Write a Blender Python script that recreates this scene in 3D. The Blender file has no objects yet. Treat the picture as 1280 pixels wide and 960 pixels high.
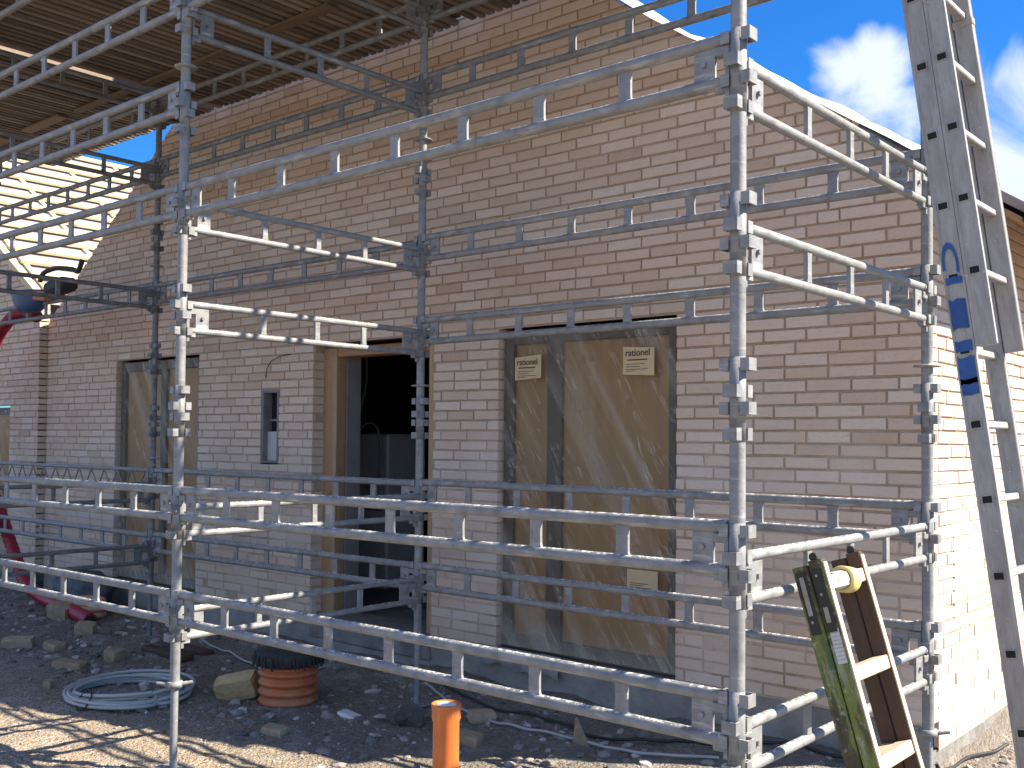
import bpy, bmesh, math, random
from mathutils import Vector, Matrix, noise
rad = math.radians
scene = bpy.context.scene
COL = scene.collection
random.seed(11)

# ------------------------------------------------------------------ helpers
class MB:
    """collects geometry for ONE mesh object"""
    def __init__(self):
        self.v = []; self.f = []; self.m = []; self.r = []; self.sm = []
    def add(self, vs, fs, mi=0, rnd=None, smooth=False):
        o = len(self.v)
        self.v += [tuple(p) for p in vs]
        rr = random.random() if rnd is None else rnd
        for q in fs:
            self.f.append([i + o for i in q]); self.m.append(mi); self.r.append(rr); self.sm.append(smooth)
    def box(self, lo, hi, mi=0, M=None, ch=0.0, rnd=None):
        x0, y0, z0 = lo; x1, y1, z1 = hi
        if ch <= 0:
            vs = [(x0,y0,z0),(x1,y0,z0),(x1,y1,z0),(x0,y1,z0),(x0,y0,z1),(x1,y0,z1),(x1,y1,z1),(x0,y1,z1)]
            fs = [(0,3,2,1),(4,5,6,7),(0,1,5,4),(1,2,6,5),(2,3,7,6),(3,0,4,7)]
        else:
            bm = bmesh.new()
            bmesh.ops.create_cube(bm, size=1)
            for q in bm.verts:
                q.co = Vector(((x0+x1)/2 + q.co.x*(x1-x0), (y0+y1)/2 + q.co.y*(y1-y0), (z0+z1)/2 + q.co.z*(z1-z0)))
            bmesh.ops.bevel(bm, geom=list(bm.edges), offset=ch, segments=1, affect='EDGES')
            bm.verts.index_update()
            vs = [q.co.copy() for q in bm.verts]; fs = [[q.index for q in f.verts] for f in bm.faces]
            bm.free()
        if M is not None: vs = [M @ Vector(p) for p in vs]
        self.add(vs, fs, mi, rnd)
    def tube(self, pts, r, n=12, mi=0, caps=True, rs=None, closed=False, rnd=None, sy=1.0):
        pts = [Vector(p) for p in pts]; N = len(pts)
        rings = []
        prev = None
        for i, p in enumerate(pts):
            if closed: t = pts[(i+1) % N] - pts[i-1]
            elif i == 0: t = pts[1]-pts[0]
            elif i == N-1: t = pts[-1]-pts[-2]
            else: t = pts[i+1]-pts[i-1]
            t.normalize()
            if prev is None:
                a = Vector((0,0,1)) if abs(t.z) < .9 else Vector((0,1,0))
                u = (a - t*a.dot(t)).normalized()
            else:
                u = (prev - t*prev.dot(t)).normalized()
            prev = u; w = t.cross(u)
            rr = rs[i] if rs else r
            rings.append([p + u*(rr*math.cos(2*math.pi*k/n)) + w*(rr*sy*math.sin(2*math.pi*k/n)) for k in range(n)])
        vs = [q for R_ in rings for q in R_]
        fs = []
        for i in range(N if closed else N-1):
            j = (i+1) % N
            for k in range(n):
                fs.append((i*n+k, i*n+(k+1) % n, j*n+(k+1) % n, j*n+k))
        rr = random.random() if rnd is None else rnd
        self.add(vs, fs, mi, rr, True)
        if caps and not closed:
            self.add(rings[0], [tuple(reversed(range(n)))], mi, rr); self.add(rings[-1], [tuple(range(n))], mi, rr)
    def lathe(self, prof, c=(0,0,0), n=32, mi=0):
        vs = []; fs = []
        for (r, z) in prof:
            for k in range(n):
                a = 2*math.pi*k/n
                vs.append((c[0]+r*math.cos(a), c[1]+r*math.sin(a), c[2]+z))
        for i in range(len(prof)-1):
            for k in range(n):
                fs.append((i*n+k, i*n+(k+1) % n, (i+1)*n+(k+1) % n, (i+1)*n+k))
        self.add(vs, fs, mi, None, True)
    def mesh(self, name):
        me = bpy.data.meshes.new(name)
        me.from_pydata(self.v, [], self.f)
        me.polygons.foreach_set('material_index', self.m)
        me.polygons.foreach_set('use_smooth', self.sm)
        at = me.attributes.new('rnd', 'FLOAT', 'FACE'); at.data.foreach_set('value', self.r)
        me.update()
        return me
    def build(self, name, mats, parent=None, loc=None):
        me = self.mesh(name)
        if not isinstance(mats, (list, tuple)): mats = [mats]
        for m_ in mats: me.materials.append(m_)
        return put(name, me, parent, loc)

def put(name, me, parent=None, loc=None, rotz=0):
    o = bpy.data.objects.new(name, me); COL.objects.link(o)
    if parent: o.parent = parent
    if loc is not None: o.location = loc
    if rotz: o.rotation_euler = (0,0,rotz)
    return o
def empty(name, loc=(0,0,0)):
    o = bpy.data.objects.new(name, None); COL.objects.link(o); o.location = loc
    o.empty_display_size = .2
    return o
def tag(o, label, cat, group=None):
    o['label'] = label; o['category'] = cat
    if group: o['group'] = group
    return o
def nz(x, y, z=0.0, s=1.0): return noise.noise(Vector((x*s, y*s, z*s)))

# ------------------------------------------------------------------ materials
class NT:
    def __init__(self, name, bsdf=True):
        self.mat = bpy.data.materials.new(name); self.mat.use_nodes = True
        self.t = self.mat.node_tree; self.n = self.t.nodes; self.l = self.t.links
        self.b = self.n.get('Principled BSDF'); self.out = self.n.get('Material Output')
    def node(self, ty, **kw):
        q = self.n.new(ty)
        for k, v in kw.items(): setattr(q, k, v)
        return q
    def set(self, node, key, val):
        s = node.inputs[key]
        if isinstance(val, bpy.types.NodeSocket): self.l.new(val, s)
        else: s.default_value = val
        return node
    def P(self, **kw):
        for k, v in kw.items(): self.set(self.b, k.replace('_', ' '), v)
    def coord(self, out='Object'):
        return self.node('ShaderNodeTexCoord').outputs[out]
    def mapping(self, vec, scale=(1,1,1), rot=(0,0,0), loc=(0,0,0)):
        m = self.node('ShaderNodeMapping'); self.l.new(vec, m.inputs['Vector'])
        m.inputs['Scale'].default_value = scale; m.inputs['Rotation'].default_value = rot; m.inputs['Location'].default_value = loc
        return m.outputs[0]
    def noise(self, vec, scale=5, detail=4, rough=.55, dist=0.0):
        q = self.node('ShaderNodeTexNoise'); self.l.new(vec, q.inputs['Vector'])
        q.inputs['Scale'].default_value = scale; q.inputs['Detail'].default_value = detail
        q.inputs['Roughness'].default_value = rough; q.inputs['Distortion'].default_value = dist
        return q.outputs['Fac']
    def ramp(self, fac, stops):
        q = self.node('ShaderNodeValToRGB'); self.l.new(fac, q.inputs[0])
        e = q.color_ramp.elements
        while len(e) < len(stops): e.new(.5)
        for i, (p, c) in enumerate(stops):
            e[i].position = p; e[i].color = c if len(c) == 4 else (*c, 1)
        return q.outputs['Color']
    def mix(self, fac, a, b, mode='MIX'):
        q = self.node('ShaderNodeMix', data_type='RGBA', blend_type=mode)
        self.set(q, 0, fac)
        for k, v in ((6, a), (7, b)):
            if isinstance(v, bpy.types.NodeSocket): self.l.new(v, q.inputs[k])
            else: q.inputs[k].default_value = v if len(v) == 4 else (*v, 1)
        return q.outputs[2]
    def math(self, op, a, b=0.0, clamp=False):
        q = self.node('ShaderNodeMath', operation=op, use_clamp=clamp)
        self.set(q, 0, a); self.set(q, 1, b)
        return q.outputs[0]
    def maprange(self, v, a, b, c=0.0, d=1.0):
        q = self.node('ShaderNodeMapRange'); self.set(q, 0, v)
        for i, x in enumerate((a, b, c, d)): q.inputs[i+1].default_value = x
        return q.outputs[0]
    def attr(self, name='rnd'):
        return self.node('ShaderNodeAttribute', attribute_name=name).outputs['Fac']
    def bump(self, h, strength=.3, dist=.01):
        q = self.node('ShaderNodeBump'); self.l.new(h, q.inputs['Height'])
        q.inputs['Strength'].default_value = strength; q.inputs['Distance'].default_value = dist
        self.l.new(q.outputs[0], self.b.inputs['Normal'])
    def upness(self):
        g = self.node('ShaderNodeNewGeometry'); s = self.node('ShaderNodeSeparateXYZ')
        self.l.new(g.outputs['Normal'], s.inputs[0]); return s.outputs['Z']
    def sep(self, vec):
        s = self.node('ShaderNodeSeparateXYZ'); self.l.new(vec, s.inputs[0]); return s.outputs

def mk_brick():
    t = NT('brick'); c = t.coord(); r = t.attr()
    col = t.ramp(r, [(0, (.46,.32,.235)), (.08, (.525,.385,.292)), (.35, (.59,.45,.357)), (.7, (.62,.49,.397)), (1, (.68,.575,.50))])
    n1 = t.noise(c, 16, 5, .65)
    col = t.mix(t.maprange(n1, .35, .75, 0, .32), col, (.60,.49,.42))
    n3 = t.noise(t.mapping(c, (9,9,60)), 1.5, 3)
    col = t.mix(t.maprange(n3, .56, .7, 0, .3), col, (.40,.27,.20))
    # pale blotchy film, thicker on the lower courses
    z = t.sep(c)['Z']
    hz = t.math('MULTIPLY', t.maprange(t.noise(c, 1.7, 5, .6), .35, .62), t.maprange(z, 2.1, 1.35, .10, .66))
    col = t.mix(hz, col, (.665,.57,.495))
    sp = t.noise(c, 140, 2)
    col = t.mix(t.maprange(sp, .62, .7, 0, .45), col, (.20,.14,.11))
    t.P(Base_Color=col, Roughness=.9)
    t.bump(t.math('ADD', t.noise(c, 90, 4, .7), t.math('MULTIPLY', n1, 1.4)), .55, .004)
    return t.mat
def mk_mortar():
    t = NT('mortar'); c = t.coord()
    n = t.noise(c, 9, 5, .7); z = t.sep(c)['Z']
    col = t.ramp(n, [(.3, (.345,.25,.18)), (.7, (.48,.37,.285))])
    hz = t.math('MULTIPLY', t.maprange(t.noise(c, 2.2, 5, .6), .4, .6), t.maprange(z, 1.75, 1.25, .04, .8))
    col = t.mix(hz, col, (.61,.525,.45))
    t.P(Base_Color=col, Roughness=.95)
    t.bump(t.noise(c, 120, 3, .7), .8, .006)
    return t.mat
def mk_galv(name, dark=0.0, frost=1.0):
    t = NT(name); c = t.coord()
    oi = t.node('ShaderNodeObjectInfo').outputs['Random']
    n = t.noise(c, 14, 5, .6)
    a = (.125-dark,.13-dark,.136-dark); b = (.30-dark,.303-dark,.306-dark)
    col = t.ramp(n, [(.3, a), (.72, b)])
    col = t.mix(t.maprange(oi, 0, 1, 0, .28), col, (.25,.25,.245))
    v = t.node('ShaderNodeTexVoronoi'); t.l.new(c, v.inputs['Vector']); v.inputs['Scale'].default_value = 110
    col = t.mix(t.math('MULTIPLY', v.outputs['Distance'], .30), col, (.2,.215,.24))
    # stains and mortar splashes that lie on top faces
    st = t.noise(c, 5, 4, .7)
    col = t.mix(t.maprange(st, .60, .70, 0, .5), col, (.115,.10,.085))
    rs = t.noise(c, 9, 5, .75)
    col = t.mix(t.maprange(rs, .64, .72, 0, .55), col, (.20,.115,.065))
    dr = t.noise(t.mapping(c, (3,3,22)), 2.0, 4, .65)
    col = t.mix(t.maprange(dr, .56, .68, 0, .45), col, (.48,.475,.46))
    sp = t.math('MULTIPLY', t.maprange(t.noise(c, 60, 3, .6), .52, .58), t.maprange(t.upness(), .72, .93))
    sp = t.math('MULTIPLY', sp, frost*.85)
    col = t.mix(sp, col, (.74,.73,.70))
    met = t.maprange(sp, 0, 1, .10, 0)
    t.P(Base_Color=col, Metallic=met, Roughness=t.maprange(n, .3, .7, .48, .68))
    t.bump(t.math('ADD', t.noise(c, 70, 3), t.math('MULTIPLY', sp, 1.2)), .3, .004)
    return t.mat
def mk_simple(name, a, b, scale=12, rough=.7, metal=0.0, bstr=.3, bdist=.004, stretch=(1,1,1), spec=None):
    t = NT(name); c = t.mapping(t.coord(), stretch)
    n = t.noise(c, scale, 5, .62)
    r = t.attr()
    f = t.math('ADD', t.math('MULTIPLY', n, .75), t.math('MULTIPLY', r, .25))
    col = t.ramp(f, [(.3, a), (.68, b)])
    t.P(Base_Color=col, Roughness=rough, Metallic=metal)
    if bstr: t.bump(t.noise(c, scale*4, 4, .65), bstr, bdist)
    return t.mat
def mk_soil():
    t = NT('soil'); c = t.coord('Object')
    n1 = t.noise(c, 1.1, 5, .6); n2 = t.noise(c, 34, 4, .7)
    v = t.node('ShaderNodeTexVoronoi'); t.l.new(c, v.inputs['Vector']); v.inputs['Scale'].default_value = 46
    v2 = t.node('ShaderNodeTexVoronoi'); t.l.new(c, v2.inputs['Vector']); v2.inputs['Scale'].default_value = 95
    stone = t.ramp(v.outputs['Color'], [(.15, (.17,.13,.095)), (.5, (.30,.24,.175)), (.85, (.43,.355,.27))])
    stone2 = t.ramp(v2.outputs['Color'], [(.15, (.18,.14,.10)), (.5, (.32,.255,.185)), (.85, (.46,.385,.29))])
    col = t.mix(t.maprange(n2, .4, .6), stone, stone2)
    y = t.sep(c)['Y']
    # wall's shade painted into the soil as a dark band, paler sunlit gravel beyond
    shade_y = t.math('ADD', y, t.math('MULTIPLY', t.math('SUBTRACT', n1, .5), 1.6))
    shade_mix = t.maprange(shade_y, -2.05, -1.35, 0, .88)
    col = t.mix(shade_mix, col, t.ramp(n2, [(.3, (.105,.092,.077)), (.7, (.225,.198,.168))]))
    col = t.mix(t.maprange(t.noise(c, 4, 6, .7), .52, .68, 0, .62), col, (.37,.35,.33))
    t.P(Base_Color=col, Roughness=.95)
    h = t.math('ADD', t.math('MULTIPLY', v.outputs['Distance'], -1.0), t.math('MULTIPLY', v2.outputs['Distance'], -.6))
    t.bump(t.math('ADD', h, n2), .9, .014)
    return t.mat
def mk_stone():
    t = NT('rubble'); c = t.coord(); r = t.attr()
    col = t.ramp(r, [(0, (.075,.068,.062)), (.3, (.18,.165,.15)), (.6, (.29,.265,.24)), (.85, (.39,.35,.31)), (1, (.55,.50,.45))])
    col = t.mix(t.maprange(t.noise(c, 25, 4), .4, .7, 0, .5), col, (.12,.11,.1))
    t.P(Base_Color=col, Roughness=.95); t.bump(t.noise(c, 80, 4), .6, .005)
    return t.mat
def mk_wood(name, a, b, axis=2, rough=.7, scale=1.0):
    t = NT(name); s = [26*scale]*3; s[axis] = 1.3*scale
    c = t.mapping(t.coord(), tuple(s)); n = t.noise(c, 1.6, 5, .65, .6); r = t.attr()
    f = t.math('ADD', t.math('MULTIPLY', n, .7), t.math('MULTIPLY', r, .3))
    col = t.ramp(f, [(.32, a), (.66, b)])
    kn = t.noise(t.mapping(t.coord(), (5,5,5)), 1.4, 2)
    col = t.mix(t.maprange(kn, .66, .74, 0, .5), col, tuple(x*.45 for x in a))
    t.P(Base_Color=col, Roughness=rough); t.bump(n, .35, .003)
    return t.mat
def mk_foil():
    t = NT('plastic_foil')
    c = t.coord()
    # long creases pulled down towards the lower right corner
    w = t.mapping(c, (1,1,1), (0, rad(30), 0))
    w = t.mapping(w, (10,1,.55))
    n = t.noise(w, 1.0, 5, .6, 1.2)
    n2 = t.noise(t.mapping(c, (7,1,9)), 1.3, 4, .6, .8)
    h = t.math('ADD', n, t.math('MULTIPLY', n2, .6))
    t.P(Base_Color=(.72,.68,.61,1), Roughness=.2)
    t.b.inputs['Specular IOR Level'].default_value = .65
    t.bump(h, .22, .012)
    tr = t.node('ShaderNodeBsdfTransparent')
    tr.inputs[0].default_value = (.93,.91,.88,1)
    mx = t.node('ShaderNodeMixShader')
    cre = t.maprange(t.math('ABSOLUTE', t.math('SUBTRACT', n, .5)), 0, .026, .34, 0)  # crease highlights painted as paler, more opaque streaks
    cre2 = t.math('MULTIPLY', cre, t.maprange(n2, .44, .6))
    z = t.sep(c)['Z']
    dust = t.math('MULTIPLY', t.maprange(t.math('ADD', z, t.math('MULTIPLY', n2, .22)), .56, .36), .22)
    soft = t.maprange(t.noise(w, .55, 3, .5, .8), .45, .70, 0, .20)  # broad soft sheen painted into the opacity
    fac = t.math('ADD', t.math('ADD', t.math('ADD', cre2, soft), dust), .05, True)
    t.l.new(fac, mx.inputs[0]); t.l.new(tr.outputs[0], mx.inputs[1]); t.l.new(t.b.outputs[0], mx.inputs[2])
    t.l.new(mx.outputs[0], t.out.inputs['Surface'])
    return t.mat
def mk_plain(name, col, rough=.6, metal=0.0, bump=0.0):
    t = NT(name); c = t.coord()
    n = t.noise(c, 20, 4)
    t.P(Base_Color=t.mix(t.maprange(n, .35, .7, 0, .35), col, tuple(x*.7 for x in col)), Roughness=rough, Metallic=metal)
    if bump: t.bump(t.noise(c, 60, 4), bump, .004)
    return t.mat
def mk_slats():
    t = NT('deck_wood'); c = t.coord(); r = t.attr()
    n = t.noise(t.mapping(c, (30,2.2,30)), 1.2, 5, .65)
    f = t.math('ADD', t.math('MULTIPLY', n, .6), t.math('MULTIPLY', r, .45))
    col = t.ramp(f, [(.25, (.08,.06,.046)), (.5, (.155,.115,.086)), (.8, (.27,.21,.16))])
    t.P(Base_Color=col, Roughness=.85); t.bump(n, .4, .003)
    return t.mat
def mk_ladder_alu():
    t = NT('ladder_aluminium'); c = t.coord()
    n = t.noise(t.mapping(c, (8,8,2)), 3, 5, .65)
    col = t.ramp(n, [(.3, (.24,.232,.225)), (.7, (.38,.37,.36))])
    st = t.noise(c, 22, 4, .7)
    col = t.mix(t.maprange(st, .60, .68, 0, .5), col, (.22,.2,.185))
    sp = t.noise(c, 75, 2)
    col = t.mix(t.maprange(sp, .70, .74, 0, .5), col, (.7,.68,.64))
    sc2 = t.noise(t.mapping(c, (40,40,4)), 2, 3)
    col = t.mix(t.maprange(sc2, .60, .68, 0, .35), col, (.16,.15,.14))
    t.P(Base_Color=col, Metallic=.12, Roughness=.5)
    t.bump(t.noise(c, 50, 3), .15, .002)
    return t.mat
def mk_green_stile():
    t = NT('green_painted_wood'); c = t.coord()
    n = t.noise(t.mapping(c, (10,10,2.5)), 1.6, 5, .7, .5); n2 = t.noise(c, 30, 4, .7)
    col = t.ramp(n, [(.36, (.045,.030,.022)), (.46, (.06,.065,.028)), (.53, (.16,.19,.035)), (.60, (.10,.13,.03)), (.68, (.05,.085,.04))])
    col = t.mix(t.maprange(n2, .57, .68, 0, .65), col, (.42,.42,.37))
    n3 = t.noise(t.mapping(c, (20,20,4)), 1.5, 3)
    col = t.mix(t.maprange(n3, .56, .66, 0, .6), col, (.30,.32,.25))
    t.P(Base_Color=col, Roughness=.65); t.bump(n2, .4, .003)
    return t.mat

M = {}
M['brick'] = mk_brick(); M['mortar'] = mk_mortar()
M['galv'] = mk_galv('galvanised_steel'); M['galvd'] = mk_galv('weathered_steel', .07, .4)
M['plinth'] = mk_simple('plinth_concrete', (.135,.128,.12), (.30,.285,.27), 5, .95, 0, .9, .015)
M['soil'] = mk_soil(); M['stone'] = mk_stone()
M['timber'] = mk_wood('timber_frame', (.36,.235,.13), (.52,.365,.22))
M['timberx'] = mk_wood('lintel_timber', (.30,.16,.075), (.42,.25,.13), 0)
M['board'] = mk_wood('brown_board', (.25,.145,.06), (.36,.225,.098), 2, .6, .25)
M['frame'] = mk_plain('window_frame_brown', (.095,.075,.055), .55)
M['foil'] = mk_foil()
M['slat'] = mk_slats(); M['plank'] = mk_wood('plank_wood', (.12,.078,.048), (.21,.145,.092), 0)
M['deckdark'] = mk_plain('deck_board_dark', (.075,.05,.034), .9)
M['alu'] = mk_ladder_alu()
M['blue'] = mk_simple('blue_spray_paint', (.008,.045,.20), (.02,.095,.30), 25, .6, 0, .1)
M['black'] = mk_plain('black_hollow', (.012,.012,.012), .9)
M['rubber'] = mk_plain('black_rubber', (.03,.03,.032), .7, 0, .4)
M['green'] = mk_green_stile()
M['brown'] = mk_wood('dark_brown_wood', (.042,.022,.014), (.085,.045,.028))
M['rawwood'] = mk_wood('pale_raw_wood', (.50,.38,.26), (.66,.54,.40))
M['steel'] = mk_plain('hinge_steel', (.30,.30,.29), .45, .8)
M['darksteel'] = mk_plain('dark_painted_steel', (.03,.03,.03), .5, .3)
def mk_dusty(name, a, b, rough):
    t = NT(name); c = t.coord(); z = t.sep(c)['Z']
    col = t.ramp(t.noise(c, 9, 4), [(.3, a), (.7, b)])
    d = t.math('ADD', t.noise(c, 12, 5, .7), t.maprange(z, .16, .0, 0, .16))
    dust = t.maprange(d, .55, .78, 0, .5)
    col = t.mix(dust, col, (.34,.27,.20))
    sc_ = t.noise(t.mapping(c, (30,30,3)), 2.0, 3)
    col = t.mix(t.maprange(sc_, .62, .68, 0, .4), col, (.62,.30,.16))
    t.P(Base_Color=col, Roughness=t.maprange(dust, 0, .6, rough, .85)); t.bump(t.noise(c, 40, 3), .08, .003)
    return t.mat
M['orange'] = mk_dusty('orange_pvc', (.52,.13,.03), (.66,.19,.05), .36)
M['orange2'] = mk_dusty('orange_corrugated_plastic', (.40,.10,.03), (.55,.16,.055), .5)
M['red'] = mk_simple('red_plastic_duct', (.27,.008,.028), (.40,.014,.045), 9, .45, 0, .1)
M['peach'] = mk_plain('peach_plastic', (.55,.32,.19), .55)
M['cable'] = mk_plain('grey_blue_cable', (.42,.42,.415), .5)
M['blackcable'] = mk_plain('black_cable', (.022,.022,.025), .5)
M['greycable'] = mk_plain('grey_cable', (.40,.40,.39), .6)
M['tan'] = mk_simple('tan_mineral_wool', (.48,.34,.17), (.72,.55,.32), 22, .95, 0, .9, .01, (1,1,4))
M['yellowbrick'] = mk_simple('yellow_brick', (.25,.185,.115), (.41,.32,.215), 20, .9, 0, .6)
M['membrane'] = mk_simple('white_membrane', (.62,.60,.585), (.80,.79,.77), 6, .6, 0, .5, .02)
M['underlay'] = mk_simple('roof_underlay', (.17,.17,.18), (.30,.30,.31), 4, .55, 0, .5, .02)
M['batten'] = mk_wood('roof_batten', (.56,.46,.28), (.74,.64,.42), 1)
M['soffit'] = mk_wood('soffit_wood', (.30,.18,.09), (.44,.29,.16), 1)
M['roofgrey'] = mk_simple('roof_felt', (.20,.195,.19), (.32,.31,.30), 8, .8, 0, .4)
M['room'] = mk_plain('room_plaster', (.22,.17,.15), .95)
M['grey'] = mk_simple('grey_concrete_block', (.16,.16,.165), (.24,.24,.245), 8, .9, 0, .4)
M['boiler'] = mk_plain('white_enamel', (.75,.73,.78), .45)
M['paper'] = mk_plain('label_paper', (.60,.47,.29), .8)
M['ink'] = mk_plain('label_ink', (.05,.045,.04), .7)
M['tape'] = mk_plain('yellow_tape', (.72,.58,.22), .5)
M['insul'] = mk_plain('grey_foam', (.50,.50,.50), .6)
M['bluetub'] = mk_plain('blue_plastic', (.035,.085,.19), .5)
M['darkbag'] = mk_simple('dark_tarpaulin', (.035,.045,.058), (.085,.10,.12), 7, .5, 0, .8, .02)
M['glove'] = mk_plain('white_cloth', (.62,.60,.57), .9)
M['clay'] = mk_plain('clay_orange', (.42,.20,.11), .8)

# ------------------------------------------------------------------ calibrated world numbers
H = 1/15.; L0 = 2.30; ZB = L0 - 31*H            # lintel height, bottom of brickwork (0.233)
XR, XL = -1.71, -10.73                           # gable corners
def verge(x): return min(2.95 + .688*(XR - x), 2.75 + .713*(x - XL))
APX = (2.75 - 2.95 - .713*XL - .688*XR)/(-.713 - .688)
APX = (2.95 + .688*XR - 2.75 + .713*XL)/(.713 + .688)
APZ = verge(APX)

def clip(poly, a, b, c):                         # keep a*u+b*v<=c
    out = []
    for i in range(len(poly)):
        p, q = poly[i], poly[(i+1) % len(poly)]
        dp = a*p[0]+b*p[1]-c; dq = a*q[0]+b*q[1]-c
        if dp <= 0: out.append(p)
        if dp*dq < 0:
            t = dp/(dp-dq); out.append((p[0]+t*(q[0]-p[0]), p[1]+t*(q[1]-p[1])))
    return out
def area(p): return abs(sum(p[i][0]*p[(i+1) % len(p)][1]-p[(i+1) % len(p)][0]*p[i][1] for i in range(len(p))))/2

def brick_wall(mb, u0, u1, z0, z1, place, openings=(), planes=(), lv=L0, toothR=0.0, seed=1, light_rows=(), small_near=()):
    """individual bricks; place(u, v, depth) -> world, depth grows into the wall. mb material 0 brick, 1 mortar"""
    rng = random.Random(seed)
    k0 = math.floor((z0-lv)/H + .01); k1 = math.ceil((z1-lv)/H - .01)
    pat = [0, .06, -.06, -.12, 0, .06, -.06, .12]
    for k in range(k0, k1):
        zb = lv + k*H + .006; zt = lv + (k+1)*H - .006
        zm = (zb+zt)/2
        holes = sorted([(a, b) for (a, b, c, d) in openings if c < zm < d])
        spans = []; cur = u0
        for a, b in holes:
            spans.append((cur, a, cur == u0, False)); cur = b
        spans.append((cur, u1, cur == u0, True))
        off = pat[k % 8] + rng.choice((0, 0, 0, .06))
        for (sa, sb, _, _) in spans:
            if sb - sa < .03: continue
            # mortar bed in short segments of uneven depth
            x = sa
            while x < sb - 1e-4:
                xe = min(x + .24, sb)
                if sb - xe < .06: xe = sb
                lo_ = max(0, min(1, (1.62 - zm)/.5)) * max(0, min(1, .75+1.3*nz(x, zm, 6.6, 1.9)))
                deep = .0105 - .0075*lo_ - .002*rng.random()
                pl = [(x, zb-.0125), (xe, zb-.0125), (xe, zt+.0005), (x, zt+.0005)]
                for (a, b, c) in planes: pl = clip(pl, a, b, c) if len(pl) > 2 else pl
                if len(pl) > 2: mb.add([place(p[0], p[1], deep) for p in pl], [tuple(range(len(pl)))], 1)
                x = xe
            # bricks
            g = math.floor((sa - off)/.24)*.24 + off
            xs = []
            while g < sb:
                a, b = g + .006, g + .234
                if rng.random() < .012: xs += [(a, a+.108), (a+.12, b)]
                else: xs.append((a, b))
                g += .24
            seg = []
            for a, b in xs:
                a2, b2 = max(a, sa), min(b, sb)
                if b2 - a2 < .012: continue
                if b2 - a2 < .045 and seg and a2 - seg[-1][1] < .02 : seg[-1] = (seg[-1][0], b2); continue
                seg.append((a2, b2))
            if len(seg) > 1 and seg[0][1]-seg[0][0] < .045: seg[1] = (seg[0][0], seg[1][1]); seg.pop(0)
            for a, b in seg:
                j = lambda s=.0016: rng.uniform(-s, s)
                ya = j(.0014); 
                pl = [(a+j(), zb+ya+j()), (b+j(), zb+ya+j()), (b+j(), zt+ya+j()), (a+j(), zt+ya+j())]
                for (A, B_, C_) in planes: pl = clip(pl, A, B_, C_) if len(pl) > 2 else pl
                if len(pl) < 3 or area(pl) < 2e-4: continue
                edge = (abs(a-sa) < .002 or abs(b-sb) < .002)
                dep = .108 if edge else .03
                c = (sum(p[0] for p in pl)/len(pl), sum(p[1] for p in pl)/len(pl))
                inn = []
                for p in pl:
                    d = Vector((c[0]-p[0], c[1]-p[1])); l = d.length
                    d = Vector((math.copysign(.0026, d.x), math.copysign(.0026, d.y))) if l > .02 else d*.2
                    inn.append((p[0]+d.x, p[1]+d.y))
                fz = rng.uniform(-.0022, .0022); t1 = rng.uniform(-.0015, .0015)
                n = len(pl)
                vs = [place(p[0], p[1], fz + t1*((p[0]-c[0])/.12)) for p in inn]
                vs += [place(p[0], p[1], fz+.0028) for p in pl]
                vs += [place(p[0], p[1], dep) for p in pl]
                fs = [tuple(range(n))]
                for i in range(n):
                    q = (i+1) % n
                    fs.append((i, n+i, n+q, q)); fs.append((n+i, 2*n+i, 2*n+q, n+q))
                rv = rng.random()
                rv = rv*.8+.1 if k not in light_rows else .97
                if rng.random() < .02: rv = rng.random()*.1
                mb.add(vs, fs, 0, rv)

# ------------------------------------------------------------------ main house
house = empty('brick_house', ((XL+XR)/2, 4.5, 0))
tag(house, 'unfinished pale brick house with tall gable, foil covered windows and open doorway', 'house')
HO = Vector(house.location)
def hb(mb, name, mats, parent=house, label=None):
    off = HO if parent is house else HO
    mb.v = [tuple(Vector(p)-HO) for p in mb.v]
    o = mb.build(name, mats, parent)
    if label: o['label'] = label
    return o
# gable wall. Openings (u0,u1,z0,z1)
OP_W = (-4.463, -3.118, ZB-.5, L0); OP_D = (-6.362, -5.056, ZB-.5, L0); OP_L = (-9.326, -7.924, ZB-.5, L0)
OP_S = (-7.025, -6.785, L0-14*H, L0-5*H)
planes = [(.688, 1, 2.95+.688*XR), (-.713, 1, 2.75-.713*XL)]
gm = MB()
rows_l = [round((4.31-L0)/H)-1, round((4.31-L0)/H)]  # brighter light under the deck painted as two paler brick courses
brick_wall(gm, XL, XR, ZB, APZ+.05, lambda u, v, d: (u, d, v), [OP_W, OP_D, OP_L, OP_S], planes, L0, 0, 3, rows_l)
# back leaf that closes the wall behind the brick faces
for (a, b, c, d) in [(XL+.01, OP_L[0], ZB, L0), (OP_L[1], OP_S[0], ZB, L0), (OP_S[0], OP_S[1], ZB, OP_S[2]), (OP_S[0], OP_S[1], OP_S[3], L0), (OP_S[1], OP_D[0], ZB, L0),
                     (OP_D[1], OP_W[0], ZB, L0), (OP_W[1], XR-.02, ZB, L0)]:
    gm.box((a, .104, c), (b, .30, d), 1)
pl = [(XL+.01, L0+.02), (XR-.02, L0+.02), (XR-.02, 2.93), (APX, APZ-.02), (XL+.01, 2.73)]
gm.add([(u, .109, v) for u, v in pl] + [(u, .30, v) for u, v in pl], [tuple(range(5)), tuple(range(9, 4, -1))] + [(i, (i+1) % 5, 5+(i+1) % 5, 5+i) for i in range(5)], 1)
for (a, b, c, d) in [(OP_W[0], OP_W[1], ZB, L0), (OP_D[0], OP_D[1], ZB, L0), (OP_L[0], OP_L[1], ZB, L0), OP_S]:
    gm.box((a-.03, .012, c), (a-.005, .1035, d), 1); gm.box((b+.005, .012, c), (b+.03, .1035, d), 1); gm.box((a-.03, .0125, d+.006), (b+.03, .1035, d+.03), 1)
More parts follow.
